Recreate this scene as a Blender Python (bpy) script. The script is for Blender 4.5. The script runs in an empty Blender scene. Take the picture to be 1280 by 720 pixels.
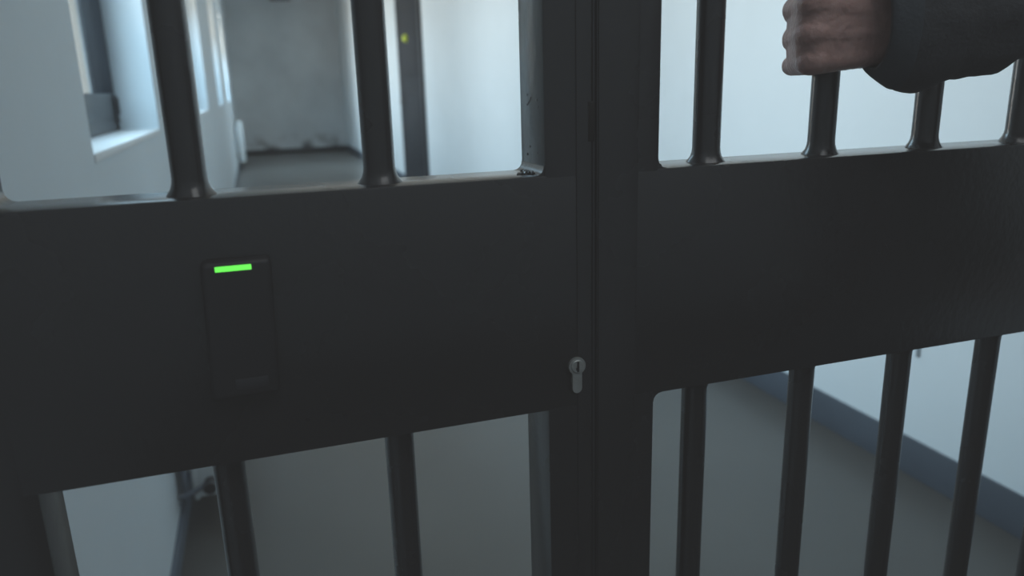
import bpy, bmesh, math, random
from mathutils import Vector, Matrix, noise
random.seed(7)
PI = math.pi
SC = bpy.context.scene
COL = SC.collection
H = 1.31                                   # eye height of the photographer

# ------------------------------------------------------------------ materials
def mat(name, rgb, rough=0.5, metal=0.0, spec=0.5, noise_scale=0, noise_amt=0.0, bump=0.0, bump_scale=40,
        emit=None, emit_s=0.0, stretch=None, rgb2=None, rough_var=0.0, coat=0.0, sheen=0.0):
    m = bpy.data.materials.new(name); m.use_nodes = True
    nt = m.node_tree; b = nt.nodes['Principled BSDF']
    b.inputs['Base Color'].default_value = (*rgb, 1); b.inputs['Roughness'].default_value = rough
    b.inputs['Metallic'].default_value = metal; b.inputs['Specular IOR Level'].default_value = spec
    b.inputs['Coat Weight'].default_value = coat; b.inputs['Coat Roughness'].default_value = 0.2
    b.inputs['Sheen Weight'].default_value = sheen
    if emit:
        b.inputs['Emission Color'].default_value = (*emit, 1); b.inputs['Emission Strength'].default_value = emit_s
    tc = nt.nodes.new('ShaderNodeTexCoord'); mp = nt.nodes.new('ShaderNodeMapping')
    nt.links.new(tc.outputs['Object'], mp.inputs['Vector'])
    if stretch: mp.inputs['Scale'].default_value = stretch
    if noise_amt or rgb2 or rough_var:
        n = nt.nodes.new('ShaderNodeTexNoise'); n.inputs['Scale'].default_value = noise_scale or 5
        n.inputs['Detail'].default_value = 4
        nt.links.new(mp.outputs[0], n.inputs['Vector'])
        r = nt.nodes.new('ShaderNodeValToRGB')
        c2 = rgb2 if rgb2 else tuple(min(1, c*(1+noise_amt)) for c in rgb)
        c1 = rgb if rgb2 else tuple(c*(1-noise_amt) for c in rgb)
        r.color_ramp.elements[0].color = (*c1, 1); r.color_ramp.elements[1].color = (*c2, 1)
        r.color_ramp.elements[0].position = .35; r.color_ramp.elements[1].position = .68
        nt.links.new(n.outputs['Fac'], r.inputs['Fac']); nt.links.new(r.outputs['Color'], b.inputs['Base Color'])
        if rough_var:
            mr = nt.nodes.new('ShaderNodeMapRange'); mr.inputs['To Min'].default_value = max(0, rough-rough_var)
            mr.inputs['To Max'].default_value = rough+rough_var
            nt.links.new(n.outputs['Fac'], mr.inputs['Value']); nt.links.new(mr.outputs[0], b.inputs['Roughness'])
    if bump:
        n2 = nt.nodes.new('ShaderNodeTexNoise'); n2.inputs['Scale'].default_value = bump_scale; n2.inputs['Detail'].default_value = 3
        nt.links.new(mp.outputs[0], n2.inputs['Vector'])
        bp = nt.nodes.new('ShaderNodeBump'); bp.inputs['Strength'].default_value = bump; bp.inputs['Distance'].default_value = 0.002
        nt.links.new(n2.outputs['Fac'], bp.inputs['Height']); nt.links.new(bp.outputs[0], b.inputs['Normal'])
    return m

M = {}
M['steel'] = mat('gate_paint', (.024, .0245, .027), .27, spec=.5, noise_scale=9, noise_amt=.06, bump=.22, bump_scale=110, rough_var=.05, coat=.4)
M['steel_back'] = mat('gap_rubber', (.004, .004, .004), .8)
M['bead'] = mat('weld_paint', (.115, .117, .122), .25, bump=.8, bump_scale=260)
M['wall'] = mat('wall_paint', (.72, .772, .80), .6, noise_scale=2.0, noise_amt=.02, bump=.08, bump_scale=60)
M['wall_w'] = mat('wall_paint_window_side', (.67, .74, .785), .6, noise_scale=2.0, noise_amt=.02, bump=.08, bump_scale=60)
M['ceil'] = mat('ceiling_paint', (.74, .73, .70), .7, noise_scale=3, noise_amt=.02)
M['floor'] = mat('linoleum', (.086, .084, .078), .34, spec=.4, noise_scale=1.3, noise_amt=.10, bump=.05, bump_scale=30, rough_var=.05)
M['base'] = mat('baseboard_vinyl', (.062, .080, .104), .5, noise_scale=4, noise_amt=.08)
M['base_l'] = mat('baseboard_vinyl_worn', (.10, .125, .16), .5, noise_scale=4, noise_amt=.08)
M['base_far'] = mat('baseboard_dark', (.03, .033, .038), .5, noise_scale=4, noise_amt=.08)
M['frame'] = mat('window_frame_paint', (.020, .026, .034), .4, noise_scale=6, noise_amt=.05)
M['sill'] = mat('sill_white', (.80, .82, .83), .35, noise_scale=6, noise_amt=.02)
M['rad'] = mat('radiator_enamel', (.80, .84, .85), .35, noise_scale=6, noise_amt=.02)
M['dark'] = mat('dark_plastic', (.035, .037, .042), .45, noise_scale=9, noise_amt=.08)
M['pipe'] = mat('pipe_paint_shade', (.16, .19, .23), .4, noise_scale=9, noise_amt=.05)  # dark tone also stands for the radiator's shade on the wall
M['conduit'] = mat('conduit_grey', (.38, .42, .45), .45, noise_scale=9, noise_amt=.05)
M['door'] = mat('dark_door_paint', (.024, .027, .032), .65, noise_scale=3, noise_amt=.10, spec=.15)
M['doorf'] = mat('dark_door_frame', (.022, .025, .030), .6, noise_scale=3, noise_amt=.05)
M['lime'] = mat('lime_sticker', (.62, .72, .06), .5, noise_scale=20, noise_amt=.05)
M['chrome'] = mat('nickel', (.45, .46, .44), .38, metal=.55, noise_scale=60, noise_amt=.12, bump=.2, bump_scale=400)
M['hole'] = mat('keyway', (.012, .012, .012), .6)
M['reader'] = mat('reader_plastic', (.020, .020, .023), .5, noise_scale=20, noise_amt=.04, bump=.1, bump_scale=500)
M['reader2'] = mat('reader_window', (.034, .034, .040), .3, noise_scale=20, noise_amt=.04)
M['led'] = mat('led', (.05, .3, .04), .5, emit=(.165, .97, .105), emit_s=1.0)
M['skin'] = mat('skin', (.46, .28, .25), .5, rgb2=(.58, .36, .32), noise_scale=38, bump=.9, bump_scale=150, spec=.4)
M['jacket'] = mat('jacket_cloth', (.036, .040, .047), .8, noise_scale=16, noise_amt=.10, bump=.6, bump_scale=300, sheen=.1)
M['cuff'] = mat('cuff_cloth', (.046, .058, .070), .75, noise_scale=16, noise_amt=.08, bump=.5, bump_scale=300)
M['trousers'] = mat('trousers_cloth', (.05, .055, .075), .85, noise_scale=14, noise_amt=.15, bump=.6, bump_scale=300)
M['shoe'] = mat('shoe_leather', (.03, .028, .027), .4, noise_scale=14, noise_amt=.1)
M['hair'] = mat('hair_brown', (.045, .030, .020), .6, bump=1, bump_scale=250, stretch=(1, 1, .2), noise_scale=80, noise_amt=.4)
M['eye'] = mat('eye_white', (.7, .7, .68), .2, noise_scale=5, noise_amt=.02)
M['iris'] = mat('eye_iris', (.06, .04, .025), .2, noise_scale=50, noise_amt=.3)
M['lamp'] = mat('lamp_cover', (.7, .7, .68), .5, noise_scale=5, noise_amt=.02)

b_ = M['skin'].node_tree.nodes['Principled BSDF']
b_.inputs['Subsurface Weight'].default_value = .25; b_.inputs['Subsurface Radius'].default_value = (1, .3, .18); b_.inputs['Subsurface Scale'].default_value = .006

def mat_glass():
    m = bpy.data.materials.new('pane_glass'); m.use_nodes = True; nt = m.node_tree
    for n in list(nt.nodes): nt.nodes.remove(n)
    o = nt.nodes.new('ShaderNodeOutputMaterial'); mx = nt.nodes.new('ShaderNodeMixShader')
    t = nt.nodes.new('ShaderNodeBsdfTransparent'); t.inputs[0].default_value = (.93, .96, .96, 1)
    g = nt.nodes.new('ShaderNodeBsdfGlossy'); g.inputs['Roughness'].default_value = .02
    fr = nt.nodes.new('ShaderNodeFresnel'); fr.inputs[0].default_value = 1.45
    ml = nt.nodes.new('ShaderNodeMath'); ml.operation = 'MULTIPLY'; ml.inputs[1].default_value = .5
    nt.links.new(fr.outputs[0], ml.inputs[0]); nt.links.new(ml.outputs[0], mx.inputs[0])
    nt.links.new(t.outputs[0], mx.inputs[1]); nt.links.new(g.outputs[0], mx.inputs[2]); nt.links.new(mx.outputs[0], o.inputs[0])
    return m
M['glass'] = mat_glass()

def mat_wall_far():
    # painted wall with scuffs and grime low down
    m = mat('end_wall_paint', (.66, .70, .72), .6, noise_scale=1.1, noise_amt=.10)
    nt = m.node_tree; b = nt.nodes['Principled BSDF']
    src = b.inputs['Base Color'].links[0].from_socket
    tc = nt.nodes.new('ShaderNodeTexCoord'); sp = nt.nodes.new('ShaderNodeSeparateXYZ'); nt.links.new(tc.outputs['Object'], sp.inputs[0])
    mr = nt.nodes.new('ShaderNodeMapRange'); mr.inputs['From Min'].default_value = .45; mr.inputs['From Max'].default_value = .12
    nt.links.new(sp.outputs['Z'], mr.inputs['Value'])
    n = nt.nodes.new('ShaderNodeTexNoise'); n.inputs['Scale'].default_value = 2.4; n.inputs['Detail'].default_value = 5
    nt.links.new(tc.outputs['Object'], n.inputs['Vector'])
    gt = nt.nodes.new('ShaderNodeMapRange'); gt.inputs['From Min'].default_value = .48; gt.inputs['From Max'].default_value = .62
    nt.links.new(n.outputs['Fac'], gt.inputs['Value'])
    mu = nt.nodes.new('ShaderNodeMath'); mu.operation = 'MULTIPLY'; nt.links.new(mr.outputs[0], mu.inputs[0]); nt.links.new(gt.outputs[0], mu.inputs[1])
    mx = nt.nodes.new('ShaderNodeMix'); mx.data_type = 'RGBA'; nt.links.new(mu.outputs[0], mx.inputs['Factor'])
    nt.links.new(src, mx.inputs['A']); mx.inputs['B'].default_value = (.11, .11, .11, 1)
    nt.links.new(mx.outputs['Result'], b.inputs['Base Color'])
    return m
M['endwall'] = mat_wall_far()

# ------------------------------------------------------------------ mesh helpers
def box(bm, x0, x1, y0, y1, z0, z1, bev=0.0, seg=2):
    t = bmesh.new()
    bmesh.ops.create_cube(t, size=1.0)
    bmesh.ops.scale(t, vec=(x1-x0, y1-y0, z1-z0), verts=t.verts)
    bmesh.ops.translate(t, vec=((x0+x1)/2, (y0+y1)/2, (z0+z1)/2), verts=t.verts)
    if bev: bmesh.ops.bevel(t, geom=t.edges[:], offset=bev, segments=seg, profile=.5, affect='EDGES')
    join(bm, t)

def panel(bm, x0, x1, y0, y1, z0, z1, bev):
    t = bmesh.new()
    bmesh.ops.create_cube(t, size=1.0)
    bmesh.ops.scale(t, vec=(x1-x0, y1-y0, z1-z0), verts=t.verts)
    bmesh.ops.translate(t, vec=((x0+x1)/2, (y0+y1)/2, (z0+z1)/2), verts=t.verts)
    ed = [e for e in t.edges if abs(e.verts[0].co.x-e.verts[1].co.x) > 1e-4]
    bmesh.ops.bevel(t, geom=ed, offset=bev, segments=2, profile=.5, affect='EDGES')
    join(bm, t)

def join(bm, t):
    me = bpy.data.meshes.new('tmp'); t.to_mesh(me); t.free(); bm.from_mesh(me); bpy.data.meshes.remove(me)

def lathe(bm, prof, origin, axis='Z', n=24):
    """prof: list of (radius, height)"""
    rings = []
    for r, h in prof:
        ring = []
        for i in range(n):
            a = 2*PI*i/n
            p = (r*math.cos(a), r*math.sin(a), h)
            if axis == 'Y': p = (p[0], p[2], p[1])
            if axis == 'X': p = (p[2], p[0], p[1])
            ring.append(bm.verts.new(Vector(p)+Vector(origin)))
        rings.append(ring)
    for a, b in zip(rings, rings[1:]):
        for i in range(n): bm.faces.new((a[i], a[(i+1) % n], b[(i+1) % n], b[i]))
    bm.faces.new(rings[0][::-1]); bm.faces.new(rings[-1])

def ball(bm, c, r, s=(1, 1, 1), sub=3):
    t = bmesh.new(); bmesh.ops.create_icosphere(t, subdivisions=sub, radius=1)
    bmesh.ops.scale(t, vec=(r*s[0], r*s[1], r*s[2]), verts=t.verts); bmesh.ops.translate(t, vec=c, verts=t.verts); join(bm, t)

def prism(bm, pts, y0, y1):
    a = [bm.verts.new((x, y0, z)) for x, z in pts]; b = [bm.verts.new((x, y1, z)) for x, z in pts]
    n = len(pts)
    for i in range(n): bm.faces.new((a[i], a[(i+1) % n], b[(i+1) % n], b[i]))
    bm.faces.new(a[::-1]); bm.faces.new(b)

def tube(bm, pts, r, n=12):
    pts = [Vector(p) for p in pts]; rings = []
    for i, p in enumerate(pts):
        d = (pts[min(i+1, len(pts)-1)] - pts[max(i-1, 0)]).normalized()
        u = d.cross(Vector((0, 0, 1)));
        if u.length < .2: u = d.cross(Vector((0, 1, 0)))
        u.normalize(); v = d.cross(u)
        rr = r[i] if isinstance(r, (list, tuple)) else r
        rings.append([bm.verts.new(p + rr*(math.cos(2*PI*k/n)*u + math.sin(2*PI*k/n)*v)) for k in range(n)])
    for a, b in zip(rings, rings[1:]):
        for i in range(n): bm.faces.new((a[i], a[(i+1) % n], b[(i+1) % n], b[i]))
    bm.faces.new(rings[0][::-1]); bm.faces.new(rings[-1])

def obj(name, bm, m, parent=None, smooth=True, ang=35):
    bmesh.ops.recalc_face_normals(bm, faces=bm.faces)
    me = bpy.data.meshes.new(name); bm.to_mesh(me); bm.free()
    return link(name, me, m, parent, smooth, ang)

def link(name, me, m, parent=None, smooth=True, ang=35):
    me.materials.clear(); me.materials.append(m)
    o = bpy.data.objects.new(name, me); COL.objects.link(o)
    if smooth:
        for p in me.polygons: p.use_smooth = True
        try: me.set_sharp_from_angle(angle=math.radians(ang))
        except Exception: pass
    if parent is not None:
        o.parent = parent; o.matrix_parent_inverse = Matrix.Translation(-parent.location)
    return o

def thing(name, label, cat, loc=(0, 0, 0), group=None):
    o = bpy.data.objects.new(name, None); COL.objects.link(o); o.location = loc
    o.empty_display_size = .05
    o['label'] = label; o['category'] = cat
    if group: o['group'] = group
    return o

def struct(name, bm, m, parent=None, label=None, cat=None, smooth=True):
    o = obj(name, bm, m, parent, smooth)
    if parent is None: o['kind'] = 'structure'
    if label: o['label'] = label
    if cat: o['category'] = cat
    return o

# ------------------------------------------------------------------ the corridor
XL, XR, YB, YE, ZC = -.341, 1.99, -1.7, 18.1, 3.42
WT = .215
SILL, HEAD = 1.17, 2.55
WINS = [(1.9+3.75*k, 3.22+3.75*k) for k in range(4)]

bm = bmesh.new(); box(bm, XL-WT, XR+.3, YB-.2, YE+.3, -.15, 0)
struct('floor', bm, M['floor'], label='dull grey green linoleum corridor floor', cat='floor', smooth=False)
bm = bmesh.new(); box(bm, XL-WT, XR+.3, YB-.2, YE+.3, ZC, ZC+.15)
struct('ceiling', bm, M['ceil'], label='plain pale corridor ceiling above the gate', cat='ceiling', smooth=False)
bm = bmesh.new(); box(bm, XR, XR+.3, YB-.2, YE+.3, 0, ZC)
struct('wall_right', bm, M['wall'], label='bright white corridor wall opposite the windows', cat='wall', smooth=False)
bm = bmesh.new(); box(bm, XL, XR, YE, YE+.3, 0, ZC)
struct('wall_far', bm, M['endwall'], label='grey scuffed end wall of the corridor', cat='wall', smooth=False)
bm = bmesh.new(); box(bm, XL, XR, YB-.2, YB, 0, ZC)
struct('wall_back', bm, M['wall'], label='wall behind the gate side of the corridor', cat='wall', smooth=False)
bm = bmesh.new()
box(bm, XL-WT, XL, YB-.2, YE+.3, 0, SILL); box(bm, XL-WT, XL, YB-.2, YE+.3, HEAD, ZC)
y = YB-.2
for a, b in WINS: box(bm, XL-WT, XL, y, a, SILL, HEAD); y = b
box(bm, XL-WT, XL, y, YE+.3, SILL, HEAD)
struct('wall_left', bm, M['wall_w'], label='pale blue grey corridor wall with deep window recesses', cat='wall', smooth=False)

# baseboards (thin vinyl skirting)
bm = bmesh.new(); box(bm, XR-.012, XR, .66, 9.22, 0, .13, .002); box(bm, XR-.012, XR, 10.72, YE, 0, .13, .002)
box(bm, XR-.012, XR, YB, .60, 0, .13, .002)
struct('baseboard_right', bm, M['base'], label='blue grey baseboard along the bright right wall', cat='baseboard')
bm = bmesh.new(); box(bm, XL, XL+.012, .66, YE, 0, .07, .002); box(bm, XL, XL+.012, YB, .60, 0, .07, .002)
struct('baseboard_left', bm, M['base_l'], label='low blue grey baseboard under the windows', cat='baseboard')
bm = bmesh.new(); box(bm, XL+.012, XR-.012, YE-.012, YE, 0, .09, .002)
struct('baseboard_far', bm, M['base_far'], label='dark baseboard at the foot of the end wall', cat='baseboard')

# windows: frame + pane + sill + handle
for k, (a, b) in enumerate(WINS):
    bm = bmesh.new(); xf, xb = XL-.134, XL-.200
    z0 = SILL+.02
    box(bm, xb, xf, a, b, z0, z0+.06, .004); box(bm, xb, xf, a, b, HEAD-.06, HEAD, .004)
    box(bm, xb, xf, a, a+.06, z0, HEAD, .004); box(bm, xb, xf, b-.06, b, z0, HEAD, .004)
    fr = struct('window_%d' % (k+1), bm, M['frame'])
    fr['label'] = ['nearest recessed window, dark blue frame seen through the gate', 'second corridor window from the gate',
                   'third corridor window from the gate', 'farthest corridor window before the end wall'][k]
    fr['category'] = 'window'
    bm = bmesh.new(); s0, s1 = xb+.01, xf+.006                     # the sash
    box(bm, s0, s1, a+.05, b-.05, z0+.05, z0+.135, .005); box(bm, s0, s1, a+.05, b-.05, HEAD-.13, HEAD-.05, .005)
    box(bm, s0, s1, a+.05, a+.12, z0+.05, HEAD-.05, .005); box(bm, s0, s1, b-.072, b-.05, z0+.05, HEAD-.05, .005)
    obj('sash', bm, M['frame'], fr)
    bm = bmesh.new(); box(bm, xb+.036, xb+.042, a+.11, b-.070, z0+.12, HEAD-.12)
    obj('pane', bm, M['glass'], fr, smooth=False)
    bm = bmesh.new(); box(bm, xf+.006, xf+.016, b-.10, b-.065, z0+.03, z0+.13, .004); box(bm, xf+.012, xf+.022, b-.095, b-.07, z0+.06, z0+.12, .004)
    obj('hinge', bm, M['dark'], fr)
    bm = bmesh.new(); box(bm, xf-.01, XL+.003, a+.001, b-.001, SILL, SILL+.022, .003)
    obj('sill', bm, M['sill'], fr)

# dark door on the right wall
d0, d1 = 9.28, 10.66
bm = bmesh.new()
box(bm, XR-.035, XR, d0-.05, d0+.03, 0, 2.62, .004); box(bm, XR-.035, XR, d1-.03, d1+.05, 0, 2.62, .004); box(bm, XR-.035, XR, d0+.03, d1-.03, 2.54, 2.62, .004)
df = struct('door_1', bm, M['doorf']); df['label'] = 'tall dark steel door in the bright right wall'; df['category'] = 'door'
bm = bmesh.new(); box(bm, XR-.025, XR, d0+.03, d1-.03, .005, 2.54, .003)
for zz in (.35, 1.45): box(bm, XR-.029, XR-.022, d0+.2, d1-.2, zz, zz+.85, .003)
lf = obj('door_leaf', bm, M['door'], df)
bm = bmesh.new(); lathe(bm, [(.026, 0), (.026, .008), (.010, .012), (.010, .05)], (XR-.025, d1-.16, H-.165), 'X')
for v in bm.verts: v.co.x = 2*(XR-.025)-v.co.x
tube(bm, [(XR-.075, d1-.16, H-.165), (XR-.082, d1-.19, H-.166), (XR-.082, d1-.28, H-.168)], .010)
obj('door_handle', bm, M['dark'], lf)
bm = bmesh.new(); lathe(bm, [(.050, 0), (.050, -.012), (.047, -.026), (.038, -.042), (.024, -.051), (.008, -.054)], (XR-.029, 10.04, H+.625), 'X', 28)
obj('indicator_lamp', bm, M['lime'], lf)['label'] = 'round lime yellow button'

# vent grille high on the end wall
vt = thing('wall_vent', 'small dark slatted vent high on the end wall', 'vent', (.83, YE, 3.23))
bm = bmesh.new(); box(bm, .62, 1.04, YE-.02, YE, 3.23, 3.25, .003); box(bm, .62, 1.04, YE-.02, YE, 3.36, 3.38, .003)
box(bm, .62, .64, YE-.02, YE, 3.25, 3.36, .003); box(bm, 1.02, 1.04, YE-.02, YE, 3.25, 3.36, .003)
obj('frame', bm, M['dark'], vt)
bm = bmesh.new()
for i in range(5): box(bm, .64, 1.02, YE-.016, YE-.002, 3.258+.022*i, 3.268+.022*i, .001)
obj('slats', bm, M['dark'], vt)

# radiators
def radiator(y0, y1, x0, x1, z0, z1, label):
    t = thing('radiator', label, 'radiator', ((x0+x1)/2, (y0+y1)/2, 0), 'white panel radiators on the window wall')
    bm = bmesh.new()
    box(bm, x0, x0+.018, y0, y1, z0, z1, .006); box(bm, x1-.018, x1, y0, y1, z0, z1, .006)
    box(bm, x0+.016, x1-.016, y0+.004, y0+.012, z0+.008, z1-.006, .002); box(bm, x0+.016, x1-.016, y1-.012, y1-.004, z0+.008, z1-.006, .002)
    yy = y0+.05
    while yy < y1-.05:                                              # pressed flutes on the room face
        box(bm, x1-.003, x1+.003, yy, yy+.018, z0+.04, z1-.04, .0025); yy += .04
    obj('panel', bm, M['rad'], t)
    bm = bmesh.new(); box(bm, x0+.014, x1-.014, y0+.006, y1-.006, z1-.012, z1-.001, .002)
    for i in range(int((y1-y0)/.03)-1): box(bm, x0+.02, x1-.02, y0+.02+.03*i, y0+.035+.03*i, z1-.003, z1+.002, .001)
    obj('top_grille', bm, M['rad'], t)
    for yy in (y0+.12, y1-.12):
        bm = bmesh.new(); box(bm, XL+.002, x0+.004, yy-.015, yy+.015, z0+.05, z1-.08, .003); obj('bracket', bm, M['rad'], t)
    return t
R1 = radiator(2.33, 3.06, -.298, -.198, .090, .70, 'white panel radiator low on the window wall, nearest the gate')
bm = bmesh.new()                                                    # supply pipes; the dark upright also stands in for the radiator's shadow
tube(bm, [(-.337, 2.325, .085), (-.326, 2.325, .088), (-.318, 2.325, .10), (-.318, 2.325, .50), (-.316, 2.31, .56), (-.312, 2.30, .60)], .0085)
obj('pipe', bm, M['pipe'], R1)
bm = bmesh.new()
tube(bm, [(-.335, 2.30, .125), (-.312, 2.295, .130), (-.290, 2.295, .140), (-.262, 2.298, .152), (-.25, 2.335, .152)], .0080)
obj('pipe', bm, M['pipe'], R1)
bm = bmesh.new(); lathe(bm, [(.010, .03), (.014, .012), (.020, .008), (.021, -.030), (.018, -.036)], (-.243, 2.305, .152), 'Y')
obj('valve_knob', bm, M['dark'], R1)
R2 = radiator(14.85, 15.9, -.30, -.20, .10, .82, 'pale radiator far down the corridor by the end wall')

# grey conduit on right wall
ct = thing('wall_conduit', 'short thin grey conduit ending low on the bright right wall', 'conduit', (XR, 1.82, .41))
bm = bmesh.new(); box(bm, XR-.010, XR, 1.812, 1.822, .415, .80, .002); obj('duct', bm, M['conduit'], ct)
bm = bmesh.new(); box(bm, XR-.013, XR, 1.808, 1.826, .60, .615, .002); obj('clip', bm, M['conduit'], ct)

# ------------------------------------------------------------------ the barred gate
Y0, Y1, YM = .60, .66, .630
ZB0, ZB1 = H-.2875, H-.0735          # the solid band
ZT = 2.16                            # top of leaves
R = .0130
bm = bmesh.new(); box(bm, XL, XR, .52, .74, 2.24, ZC)
struct('wall_overhead', bm, M['wall'], label='wall above the barred gate', cat='wall', smooth=False)

for i, (x0, x1, z0, z1, lab) in enumerate(((XL, -.238, 0, 2.175, 'dark steel jamb on the left of the gate'), (1.975, XR, 0, 2.175, 'dark steel jamb on the right of the gate'),
                                     (XL, XR, 2.175, 2.24, 'dark steel header over the gate'))):
    bm = bmesh.new(); box(bm, x0, x1, .595, .665, z0, z1, .003)
    struct('trim_%d' % (i+1), bm, M['steel'], label=lab, cat='frame')

def bar(x, z0, z1, parent, xt=None):
    bm = bmesh.new()
    h = z1-z0
    prof = [(R+.0050, 0), (R+.0040, .0015), (R+.0018, .005), (R+.0005, .009), (R, .013)]
    full = prof + [(r, h-a) for r, a in prof[::-1]]
    lathe(bm, full, (x, YM, z0), 'Z', 28)
    for v in bm.verts:                                              # uneven hand-laid weld at both ends
        e = min(v.co.z-z0, z1-v.co.z)
        if e < .012:
            k = 1+.35*noise.noise(Vector((v.co.x*160, v.co.y*160, z0*9)))
            d = Vector((v.co.x-x, v.co.y-YM)); rr = R+(d.length-R)*k; d.normalize()
            v.co.x = x+d.x*rr; v.co.y = YM+d.y*rr
    if xt:
        for v in bm.verts: v.co.x += xt*(v.co.z-z0)
    return obj('bar', bm, M['steel'], parent, ang=60)

def fillet(bm, x, z, sx, sz, r=.009):
    pts = [(x-sx*.002, z-sz*.002), (x+sx*r, z-sz*.002)]
    for i in range(5):
        a = PI/2*i/4
        pts.append((x+sx*(r-r*math.sin(a)), z+sz*(r-r*math.cos(a))))
    pts.append((x-sx*.002, z+sz*r))
    prism(bm, pts, Y0+.0015, Y1-.0015)

def bead(bm, a, b, r=.003, n=14):
    a, b = Vector(a), Vector(b)
    pts = [a.lerp(b, i/n) for i in range(n+1)]
    tube(bm, pts, [r*(1+.35*math.sin(i*2.1)+.2*random.random()) for i in range(n+1)], 8)

# --- left leaf
LX0, LX1, RX0, RX1 = -.236, -.1825, .2275, .2715
GL = thing('barred_gate', 'narrow left gate leaf of dark steel with card reader and key lock', 'gate', ((LX0+RX1)/2, YM, .06), 'dark barred steel gate leaves')
for x0, x1 in ((LX0, LX1), (RX0, RX1)):
    bm = bmesh.new(); box(bm, x0, x1, Y0, Y1, .06, ZT, .0022); obj('stile', bm, M['steel'], GL)
bm = bmesh.new(); box(bm, LX1, RX0, Y0, Y1, ZT-.06, ZT, .002); obj('rail', bm, M['steel'], GL)
bm = bmesh.new(); box(bm, LX1, RX0, Y0, Y1, .06, .12, .002); obj('rail', bm, M['steel'], GL)
bm = bmesh.new()
panel(bm, LX1-.010, .2557, Y0-.0001, Y1-.0002, ZB0, ZB1, .0022)
fillet(bm, RX0, ZB1, -1, 1, .008); fillet(bm, LX1, ZB1, 1, 1, .008)
for i in range(9):
    ball(bm, (RX0-.0035-.006*random.random(), Y0+.010+.04*random.random(), ZB1+.0012), .0012+.0010*random.random(), (1.2, 1.4, .5), 2)
for i in range(12):                                                 # paint runs and specks on the inner face
    ball(bm, (RX0-.0002, Y0+.012+.035*random.random(), ZB1+.055+.016*random.random()-(.045 if i > 8 else 0)), .0007+.0006*random.random(), (.35, 1.6, 1), 2)
bead(bm, (RX0-.004, Y0+.016, ZB1+.0008), (RX0-.018, Y0+.020, ZB1-.0004), .0018)
obj('lock_panel', bm, M['steel'], GL)
for x in (-.0505, .0940):
    bar(x, ZB1, ZT-.058, GL); bar(x+.0005, .118, ZB0, GL)
bm = bmesh.new(); box(bm, .2560, .2700, Y0-.0012, Y0+.002, .08, ZT-.01, .0008); obj('edge_strip', bm, M['steel'], GL)
bm = bmesh.new(); box(bm, .2665, .2724, Y0-.0016, Y1-.01, H-.047, H-.014, .0006); obj('latch_bolt', bm, M['steel_back'], GL)['label'] = 'black latch bolt in the gap'
# euro profile lock cylinder
cx, cz, rr, hw = .2545, H-.2463, .0082, .0046
pts = []
a0 = math.asin(hw/rr)
n = 22
for i in range(n+1):
    a = -PI/2+a0 + (2*PI-2*a0)*i/n
    pts.append((cx+rr*math.cos(a), cz+rr*math.sin(a)))
zb = cz-.0215
for i in range(9):
    a = PI+PI*i/8
    pts.append((cx+hw*math.cos(a), zb+hw*math.sin(a)))
t = bmesh.new(); prism(t, pts, Y0-.0040, Y0+.02)
lc = obj('lock_cylinder', t, M['chrome'], GL, ang=30); lc['label'] = 'worn nickel key cylinder'
bm = bmesh.new()
lathe(bm, [(.0060, 0), (.0060, -.0012), (.0055, -.0016)], (cx, Y0-.0038, cz), 'Y', 24)
obj('plug', bm, M['chrome'], lc)
bm = bmesh.new(); box(bm, cx-.0008, cx+.0010, Y0-.0060, Y0-.0045, cz-.0048, cz+.0048); box(bm, cx-.0016, cx+.0004, Y0-.0059, Y0-.0045, cz-.0030, cz-.0008)
kh = obj('keyhole', bm, M['hole'], lc)
bm = bmesh.new(); lathe(bm, [(.0115, .001), (.0115, -.0006), (.0100, -.0014)], (cx, Y0, cz-.0005), 'Y', 28)
lathe(bm, [(.0072, .001), (.0072, -.0006), (.0060, -.0012)], (cx, Y0, zb), 'Y', 24)
obj('lock_collar', bm, M['steel_back'], GL)

# --- right leaf
QX0, QX1, PX0, PX1 = .2750, .3355, 1.908, 1.970
GR = thing('barred_gate', 'wide right gate leaf of dark steel with closely spaced bars gripped by a hand', 'gate', ((QX0+PX1)/2, YM, .06), 'dark barred steel gate leaves')
for x0, x1 in ((QX0, QX1), (PX0, PX1)):
    bm = bmesh.new(); box(bm, x0, x1, Y0, Y1, .06, ZT, .0022); obj('stile', bm, M['steel'], GR)
bm = bmesh.new(); box(bm, QX1, PX0, Y0, Y1, ZT-.06, ZT, .002); obj('rail', bm, M['steel'], GR)
bm = bmesh.new(); box(bm, QX1, PX0, Y0, Y1, .06, .12, .002); obj('rail', bm, M['steel'], GR)
bm = bmesh.new()
panel(bm, .3148, PX0+.010, Y0-.0001, Y1-.0002, ZB0, ZB1, .0022)
fillet(bm, QX1, ZB1, 1, 1, .008); fillet(bm, QX1, ZB0, 1, -1, .009)
fillet(bm, PX0, ZB1, -1, 1, .008)
bead(bm, (QX1+.002, Y0+.004, ZB1+.001), (QX1+.002, Y1-.004, ZB1+.001), .003)
obj('band_panel', bm, M['steel'], GR)
for i in range(12):
    xu = .4015+.1310*i; xl = .3985+.1314*i
    if i == 0: xu, xl = .4015, .3985
    bar(xu, ZB1, ZT-.058, GR); bar(xl, .118, ZB0, GR)
bm = bmesh.new(); box(bm, .2765, .3145, Y0-.0012, Y0+.002, .08, ZT-.01, .0008); obj('cover_strip', bm, M['steel'], GR)
bm = bmesh.new(); box(bm, .2728, .2751, Y0+.0030, Y1-.002, .08, ZT-.01, .0004); obj('rubber_seal', bm, M['dark'], GR)
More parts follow.
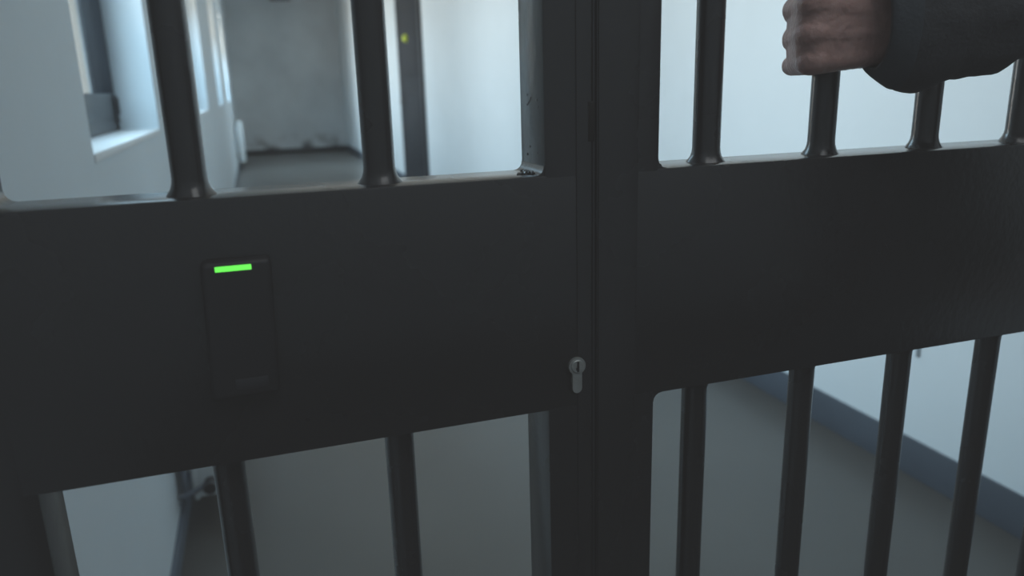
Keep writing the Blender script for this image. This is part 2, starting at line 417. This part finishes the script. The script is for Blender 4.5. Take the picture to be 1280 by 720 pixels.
for zz in (.35, 1.80):
    bm = bmesh.new(); lathe(bm, [(.009, 0), (.009, .10), (.007, .105)], (PX1+.003, Y1+.008, zz), 'Z', 18); obj('hinge', bm, M['steel'], GR)
    bm = bmesh.new(); lathe(bm, [(.009, 0), (.009, .10), (.007, .105)], (LX0-.003, Y1+.008, zz), 'Z', 18); obj('hinge', bm, M['steel'], GL)

# --- card reader on the left leaf
rd = thing('card_reader', 'slim black card reader with a lit green bar on the left gate leaf', 'card reader', (-.0235, Y0, H-.232))
bm = bmesh.new()
xa, xb_, za, zb_ = -.0495, .0008, H-.2290, H-.1185
box(bm, xa, xb_, Y0-.013, Y0, za, zb_, .0045, 4)
for v in bm.verts:                                                  # slightly drafted, slightly askew case
    if v.co.y < Y0-.006: v.co.z = za+(v.co.z-za)*.985+.001
    v.co.x -= .004*(zb_-v.co.z)/(zb_-za)-.001
obj('body', bm, M['reader'], rd)
bm = bmesh.new(); box(bm, -.0385, -.0128, Y0-.0138, Y0-.0125, H-.1268, H-.1228, .0003)
obj('status_light', bm, M['led'], rd)['label'] = 'glowing green bar'
bm = bmesh.new(); box(bm, -.034, -.010, Y0-.0134, Y0-.0125, H-.221, H-.212, .0004)
obj('nameplate', bm, M['reader2'], rd)

# ------------------------------------------------------------------ the person holding the gate
def chain(bm, pts, rad, n=16, per=7):
    """capsule chain: overlapping balls swept along a tapering path"""
    for (a, b, ra, rb) in zip(pts, pts[1:], rad, rad[1:]):
        a, b = Vector(a), Vector(b)
        tube(bm, [a, a.lerp(b, .5), b], [ra, (ra+rb)/2, rb], n)
    for p, r in zip(pts, rad): ball(bm, p, r, sub=2)

def loft(bm, secs, n=28):
    """secs: (cx, cy, z, rx, ry) closed ends"""
    rings = []
    for (cx_, cy_, z, rx, ry) in secs:
        rings.append([bm.verts.new((cx_+rx*math.cos(2*PI*i/n), cy_+ry*math.sin(2*PI*i/n), z)) for i in range(n)])
    for a, b in zip(rings, rings[1:]):
        for i in range(n): bm.faces.new((a[i], a[(i+1) % n], b[(i+1) % n], b[i]))
    bm.faces.new(rings[0][::-1]); bm.faces.new(rings[-1])

def remesh(bm, vox, smooth=4, fac=.5):
    bmesh.ops.recalc_face_normals(bm, faces=bm.faces)
    me = bpy.data.meshes.new('tmp'); bm.to_mesh(me); bm.free()
    o = bpy.data.objects.new('tmp', me); COL.objects.link(o)
    r = o.modifiers.new('r', 'REMESH'); r.mode = 'VOXEL'; r.voxel_size = vox; r.use_smooth_shade = True
    s = o.modifiers.new('s', 'SMOOTH'); s.factor = fac; s.iterations = smooth
    dg = bpy.context.evaluated_depsgraph_get()
    out = bpy.data.meshes.new_from_object(o.evaluated_get(dg))
    bpy.data.objects.remove(o); bpy.data.meshes.remove(me)
    return out

PC = Vector((1.10, .10, 0))         # between the feet
P = thing  # alias
SHL, SHR = Vector((.915, .13, 1.42)), Vector((1.285, .06, 1.42))
EL, WR = Vector((.815, .43, 1.338)), Vector((.595, .570, 1.356))
ER, HR = Vector((1.36, .02, 1.13)), Vector((1.37, .12, .90))

# left hand gripping the third upper bar of the right leaf (bar axis at BX, YM)
BX = .4015+.1310
def Z(z): return H+z
hb = bmesh.new()
mcp = {'i': (.4835, .5900, Z(.0885)), 'm': (.4780, .5900, Z(.0630)), 'r': (.4785, .5915, Z(.0375)), 'p': (.4825, .5930, Z(.0140))}
base = {'i': (.560, .583, Z(.066)), 'm': (.562, .580, Z(.052)), 'r': (.562, .581, Z(.037)), 'p': (.560, .584, Z(.024))}
for k, off, rm in (('i', 0, .0132), ('m', 0, .0134), ('r', 0, .0130), ('p', 0, .0124)):
    m_, b_ = Vector(mcp[k]), Vector(base[k])
    L = {'i': 1.0, 'm': 1.06, 'r': 1.0, 'p': .86}[k]
    z = m_.z
    pip = Vector((m_.x+.017, m_.y+.041*L, z-.001))
    dip = Vector((BX-.0225, YM+.0235, z-.002))
    tip = Vector((BX+.000+.004*L, YM+.0250, z-.003))
    fr = {'i': .0108, 'm': .0110, 'r': .0106, 'p': .0098}[k]
    mid = b_.lerp(m_, .5)+Vector((0, -.0015, 0))
    chain(hb, [b_, mid, m_], [.0150, .0128, rm])
    chain(hb, [m_, m_.lerp(pip, .5), pip, pip.lerp(dip, .5), dip, tip], [rm, fr*1.02, fr*1.12, fr*.97, fr*1.0, fr*.86])
for j in range(8):                                                  # neighbouring fingers press together
    t_ = j/7
    chain(hb, [Vector(mcp[k])+Vector((.001+.016*t_, .004+.035*t_, 0)) for k in 'imrp'], [.0112-.0014*t_]*4)
for j in range(9):                                                  # flesh between the hand bones
    f_ = .06+.10*j
    chain(hb, [Vector(mcp[k]).lerp(Vector(base[k]), f_) for k in 'imrp'], [.0118+.0034*f_]*4)
chain(hb, [(.4925, .5800, Z(.034)), (.4990, .5775, Z(.0385)), (.5080, .5765, Z(.0460)), (.5200, .5765, Z(.0480)), (.535, .574, Z(.050))], [.0020, .0030, .0030, .0030, .0024])
chain(hb, [(.4930, .5795, Z(.0600)), (.5050, .5765, Z(.0590)), (.5200, .5755, Z(.0560))], [.0020, .0028, .0022])
for k in 'imrp': ball(hb, Vector(mcp[k])+Vector((.004, -.0030, .0005)), .0122)
# palm body: pads between metacarpals, heel and thumb mound
chain(hb, [(.500, .598, Z(.020)), (.555, .596, Z(.026))], [.0125, .0165])
chain(hb, [(.495, .598, Z(.050)), (.560, .592, Z(.045))], [.0130, .0180])
chain(hb, [(.497, .598, Z(.076)), (.560, .592, Z(.058))], [.0125, .0170])
chain(hb, [(.485, .594, Z(.078)), (.485, .595, Z(.026))], [.0090, .0085])
# thumb closing round the right side of the bar
chain(hb, [(.568, .590, Z(.058)), (.570, .596, Z(.086)), (.569, .618, Z(.107)), (.560, .6505, Z(.110)), (.545, .6570, Z(.109))],
      [.0170, .0130, .0108, .0100, .0085])
# wrist into forearm
chain(hb, [(.563, .584, Z(.045)), WR, WR.lerp(EL, .35), WR.lerp(EL, .7)], [.0230, .0235, .025, .027])
chain(hb, [(.563, .584, Z(.035)), WR+Vector((0, 0, -.006))], [.0190, .0215])
chain(hb, [(.563, .584, Z(.058)), WR+Vector((0, 0, .008))], [.0190, .0205])
hand_me = remesh(hb, .0013, 7, .5)

body = bmesh.new()
# torso core, neck
loft(body, [(1.10, .10, .86, .135, .095), (1.10, .10, .95, .155, .105), (1.10, .10, 1.08, .135, .090), (1.10, .10, 1.22, .155, .100),
            (1.10, .10, 1.36, .170, .100), (1.10, .10, 1.44, .135, .080), (1.10, .10, 1.48, .060, .055)])
chain(body, [(1.10, .10, 1.40), (1.10, .105, 1.50), (1.098, .115, 1.57)], [.070, .056, .056])
chain(body, [SHL, SHL.lerp(EL, .5), EL, EL.lerp(WR, .35), WR.lerp(EL, .15)], [.048, .040, .034, .029, .022])
chain(body, [SHR, SHR.lerp(ER, .5), ER, ER.lerp(HR, .4), HR], [.052, .044, .039, .038, .025])
chain(body, [(1.10, .1, 1.40), SHL], [.06, .05]); chain(body, [(1.10, .1, 1.40), SHR], [.06, .05])
for sx in (-1, 1):
    hx = 1.10+sx*.085
    chain(body, [(hx, .10, .90), (hx+sx*.01, .11, .68), (hx+sx*.015, .115, .50), (hx+sx*.015, .095, .36), (hx+sx*.015, .08, .10)], [.085, .075, .053, .052, .036])
    chain(body, [(hx+sx*.015, .075, .055), (hx+sx*.025, .16, .045), (hx+sx*.03, .24, .035)], [.034, .032, .024])
# hanging right hand, relaxed
d = (HR-ER).normalized()
pr = HR+Vector((0, .03, -.055))
chain(body, [HR, pr], [.026, .030]); chain(body, [pr+Vector((0, .022, 0)), pr+Vector((0, -.022, 0))], [.019, .019])
for i in range(4):
    o_ = Vector((0, .030-.020*i, -.030)); q = pr+o_
    chain(body, [q, q+Vector((-.006, .004, -.036)), q+Vector((-.020, .008, -.060+.003*abs(i-1.2)))], [.0100, .0090, .0078])
chain(body, [HR+Vector((-.006, .03, -.03)), HR+Vector((-.022, .062, -.055)), HR+Vector((-.028, .076, -.085))], [.014, .011, .0095])
# head
hc = Vector((1.095, .125, 1.640))
ball(body, hc, 1, (.076, .094, .108), 4); ball(body, hc+Vector((0, -.012, .015)), 1, (.078, .092, .092), 4)
chain(body, [hc+Vector((-.03, .045, -.075)), hc+Vector((0, .072, -.088)), hc+Vector((.03, .045, -.075))], [.024, .022, .024])
chain(body, [hc+Vector((0, .090, .020)), hc+Vector((0, .104, -.008)), hc+Vector((0, .114, -.026))], [.010, .011, .013])
for sx in (-1, 1):
    ball(body, hc+Vector((sx*.014, .102, -.030)), .009)
    ball(body, hc+Vector((sx*.077, -.004, -.005)), 1, (.010, .020, .032))
    ball(body, hc+Vector((sx*.040, .060, -.020)), .026)
    chain(body, [hc+Vector((sx*.014, .092, .026)), hc+Vector((sx*.050, .074, .026))], [.008, .007])
chain(body, [hc+Vector((-.022, .088, -.056)), hc+Vector((0, .096, -.054)), hc+Vector((.022, .088, -.056))], [.006, .008, .006])
chain(body, [hc+Vector((-.020, .088, -.064)), hc+Vector((0, .094, -.066)), hc+Vector((.020, .088, -.064))], [.006, .0075, .006])
body_me = remesh(body, .0055, 4, .5)
bb = bmesh.new(); bb.from_mesh(body_me); bb.from_mesh(hand_me)
person = obj('person', bb, M['skin'], None, True, 180)
person['label'] = 'person in a dark jacket at the right edge, left fist gripping a gate bar'
person['category'] = 'person'

# jacket: torso + right sleeve + upper left sleeve, then a loose open left sleeve with cuff
jk = bmesh.new()
loft(jk, [(1.10, .10, .80, .190, .135), (1.10, .10, .95, .188, .135), (1.10, .10, 1.10, .172, .120), (1.10, .10, 1.25, .190, .130),
          (1.10, .10, 1.38, .200, .128), (1.10, .10, 1.45, .165, .105), (1.10, .10, 1.50, .085, .080), (1.10, .10, 1.535, .075, .074)])
chain(jk, [(1.02, .10, 1.42), SHL, SHL.lerp(EL, .5), EL], [.075, .073, .062, .054])
chain(jk, [(1.18, .10, 1.42), SHR, SHR.lerp(ER, .5), ER, ER.lerp(HR, .5), ER.lerp(HR, .93)], [.075, .073, .062, .056, .050, .042])
jk_me = remesh(jk, .006, 6, .5)
sl = bmesh.new()
# axis point x, y, z ; half height up, half height down, half depth
secs = [(.5300, .574, Z(.050), .046, .046, .031),
        (.5400, .572, Z(.049), .049, .053, .034),
        (.5560, .568, Z(.048), .050, .0605, .037),
        (.5760, .562, Z(.047), .049, .063, .038),
        (.5950, .556, Z(.047), .047, .055, .037),
        (.6080, .551, Z(.047), .046, .0515, .036),
        (.6260, .544, Z(.046), .045, .0490, .036),
        (.6400, .537, Z(.046), .046, .0475, .037),
        (.6530, .531, Z(.045), .045, .0370, .037),
        (.6750, .520, Z(.043), .046, .0345, .038),
        (.7100, .498, Z(.040), .048, .0340, .040),
        (.7500, .472, Z(.035), .050, .0380, .044),
        (.7900, .446, Z(.030), .053, .0460, .050),
        (.8200, .424, Z(.026), .056, .0540, .055)]
def dense(secs, k=4):
    out = []
    for i in range(len(secs)-1):
        p0 = secs[max(i-1, 0)]; p1 = secs[i]; p2 = secs[i+1]; p3 = secs[min(i+2, len(secs)-1)]
        for j in range(k):
            t = j/k
            out.append(tuple(.5*((2*b)+(-a+c)*t+(2*a-5*b+4*c-d_)*t*t+(-a+3*b-3*c+d_)*t**3) for a, b, c, d_ in zip(p0, p1, p2, p3)))
    out.append(secs[-1]); return out
ds = dense(secs)
N = 56; outer = []; inner = []
for i, (cx_, cy_, cz_, up, dn, dp) in enumerate(ds):
    nx = ds[min(i+1, len(ds)-1)]; pv = ds[max(i-1, 0)]
    ax = Vector((nx[0]-pv[0], nx[1]-pv[1], nx[2]-pv[2])).normalized()
    side = ax.cross(Vector((0, 0, 1))).normalized()
    ro, ri = [], []
    for k in range(N):
        a = 2*PI*k/N; c_, s_ = math.cos(a), math.sin(a)
        p = Vector((cx_, cy_, cz_)) + side*(dp*c_) + Vector((0, 0, (up if s_ > 0 else dn)*s_))
        if cx_ > .56:
            w = .0045*noise.noise(Vector((p.x*26, p.y*10, p.z*34)))+.002*noise.noise(p*75)
        else: w = .001*noise.noise(p*60)
        nrm = (p-Vector((cx_, cy_, cz_))).normalized()
        # cuff mouth slants: lower edge set further back
        lean = .005*(-s_)*max(0, 1-i/10)
        q = p+nrm*w+ax*lean
        ro.append(sl.verts.new(q))
        if i < 12: ri.append(sl.verts.new(q-nrm*.0035))
    outer.append(ro)
    if ri: inner.append(ri)
for a, b in zip(outer, outer[1:]):
    for k in range(N): sl.faces.new((a[k], a[(k+1) % N], b[(k+1) % N], b[k]))
for a, b in zip(inner, inner[1:]):
    for k in range(N): sl.faces.new((a[k], b[k], b[(k+1) % N], a[(k+1) % N]))
for k in range(N): sl.faces.new((outer[0][k], inner[0][k], inner[0][(k+1) % N], outer[0][(k+1) % N]))
sl.faces.new(outer[-1])
outer_co = [[v.co.copy() for v in ro] for ro in outer]
sl.from_mesh(jk_me)
jacket = obj('jacket', sl, M['jacket'], person, True, 180)
cf = bmesh.new(); rows = []
for i in range(0, 9):
    row = []
    for k in range(N):
        c0 = Vector(ds[i][:3]); p = outer_co[i][k]; row.append(cf.verts.new(p+(p-c0).normalized()*(.0016 if 0 < i < 8 else .0002)))
    rows.append(row)
for a, b in zip(rows, rows[1:]):
    for k in range(N): cf.faces.new((a[k], a[(k+1) % N], b[(k+1) % N], b[k]))
obj('cuff', cf, M['cuff'], jacket, True, 180)
# collar and front placket
bm = bmesh.new()
for i in range(2):
    pass
loft(bm, [(1.10, .10, 1.47, .090, .085), (1.10, .10, 1.53, .078, .077), (1.10, .10, 1.555, .074, .073)], 36)
obj('collar', bm, M['jacket'], jacket)
bm = bmesh.new(); tube(bm, [(1.10, .240, .82), (1.10, .240, .95), (1.10, .228, 1.10), (1.10, .236, 1.25), (1.10, .232, 1.38), (1.10, .205, 1.46)], .004, 8)
obj('zip', bm, M['dark'], jacket)
tr = bmesh.new()
loft(tr, [(1.10, .10, .80, .160, .112), (1.10, .10, .92, .165, .115), (1.10, .10, 1.00, .150, .105)])
for sx in (-1, 1):
    hx = 1.10+sx*.085
    chain(tr, [(hx, .10, .88), (hx+sx*.01, .11, .68), (hx+sx*.015, .115, .48), (hx+sx*.015, .095, .30), (hx+sx*.015, .080, .13)], [.097, .088, .070, .064, .060])
link('trousers', remesh(tr, .007, 5, .5), M['trousers'], person, True, 180)
for sx in (-1, 1):
    hx = 1.10+sx*.10
    t = bmesh.new()
    chain(t, [(hx, .055, .062), (hx+sx*.004, .13, .056), (hx+sx*.010, .20, .046), (hx+sx*.014, .270, .042)], [.046, .045, .044, .036])
    box(t, hx-.042, hx+.052, .01, .305, .003, .03, .012)
    me = remesh(t, .005, 4, .5)
    for v in me.vertices: v.co.z = max(v.co.z, .001)
    link('shoe', me, M['shoe'], person, True, 180)
hr = bmesh.new()
ball(hr, hc+Vector((0, -.020, .030)), 1, (.086, .098, .093), 4); ball(hr, hc+Vector((0, -.045, -.010)), 1, (.076, .066, .085), 4)
me = remesh(hr, .005, 3, .5)
for v in me.vertices: v.co += v.normal*.004*noise.noise(v.co*60)
link('hair', me, M['hair'], person, True, 180)
for sx in (-1, 1):
    bm = bmesh.new(); ball(bm, hc+Vector((sx*.031, .077, .006)), .0125, sub=3); e = obj('eye', bm, M['eye'], person, True, 180)
    bm = bmesh.new(); lathe(bm, [(.0058, 0), (.0050, .0012)], tuple(hc+Vector((sx*.031, .0890, .006))), 'Y', 18); obj('iris', bm, M['iris'], e)

# ------------------------------------------------------------------ light
def area(name, loc, rot, sx, sy, power, col, spread=PI):
    l = bpy.data.lights.new(name, 'AREA'); l.shape = 'RECTANGLE'; l.size = sx; l.size_y = sy; l.energy = power; l.color = col; l.spread = spread
    o = bpy.data.objects.new(name, l); COL.objects.link(o); o.location = loc; o.rotation_euler = rot
    return o
PW = [35, 35, 41, 74]
for k, (a, b) in enumerate(WINS):
    # blue skylight falling in and down, and the warmer light thrown up off the ground outside
    area('window_skylight_%d' % (k+1), (XL-.25, (a+b)/2, (SILL+HEAD)/2+.05), (0, -PI/2+math.radians(42), 0), HEAD-SILL-.2, b-a-.45, PW[k]*.90, (.50, .76, .95), math.radians(138))
    area('window_ground_light_%d' % (k+1), (XL-.26, (a+b)/2, (SILL+HEAD)/2-.05), (0, -PI/2-math.radians(22), 0), HEAD-SILL-.2, b-a-.45, PW[k]*.60, (1.0, .88, .76), math.radians(138))
area('near_side_fill', (.8, -.7, 3.3), (math.radians(18), 0, 0), 1.8, 1.2, 11, (.92, .97, 1.0))  # added fill with no visible source, brightens the camera side of the gate

w = bpy.data.worlds.new('World'); SC.world = w; w.use_nodes = True
w.node_tree.nodes['Background'].inputs[0].default_value = (.98, .97, .90, 1); w.node_tree.nodes['Background'].inputs[1].default_value = .80

# ------------------------------------------------------------------ camera
cam = bpy.data.cameras.new('camera'); co = bpy.data.objects.new('camera', cam); COL.objects.link(co)
r_ = Vector((0.94804997, -0.31693938, -0.0273985)); dn_ = Vector((-0.10649631, -0.23503928, -0.96613409)); fw = Vector((0.29976621, 0.91886123, -0.25658186))
mm = Matrix.Identity(4)
for i in range(3): mm[i][0] = r_[i]; mm[i][1] = -dn_[i]; mm[i][2] = -fw[i]
mm[2][3] = H
co.matrix_world = mm
cam.sensor_width = 36; cam.lens = 949.56/1280*36; cam.clip_start = .02
cam.dof.use_dof = True; cam.dof.focus_distance = .72; cam.dof.aperture_fstop = 4.5
SC.camera = co
SC.view_settings.view_transform = 'Standard'; SC.view_settings.look = 'None'; SC.view_settings.exposure = 0; SC.view_settings.gamma = 1

# photographic grade: the matte, lifted blacks of the photograph
vs = SC.view_settings
vs.use_curve_mapping = True
cm = vs.curve_mapping
c = cm.curves[3]
c.points[0].location = (0.0, 0.0145); c.points[-1].location = (1.0, 1.0)
cm.update()
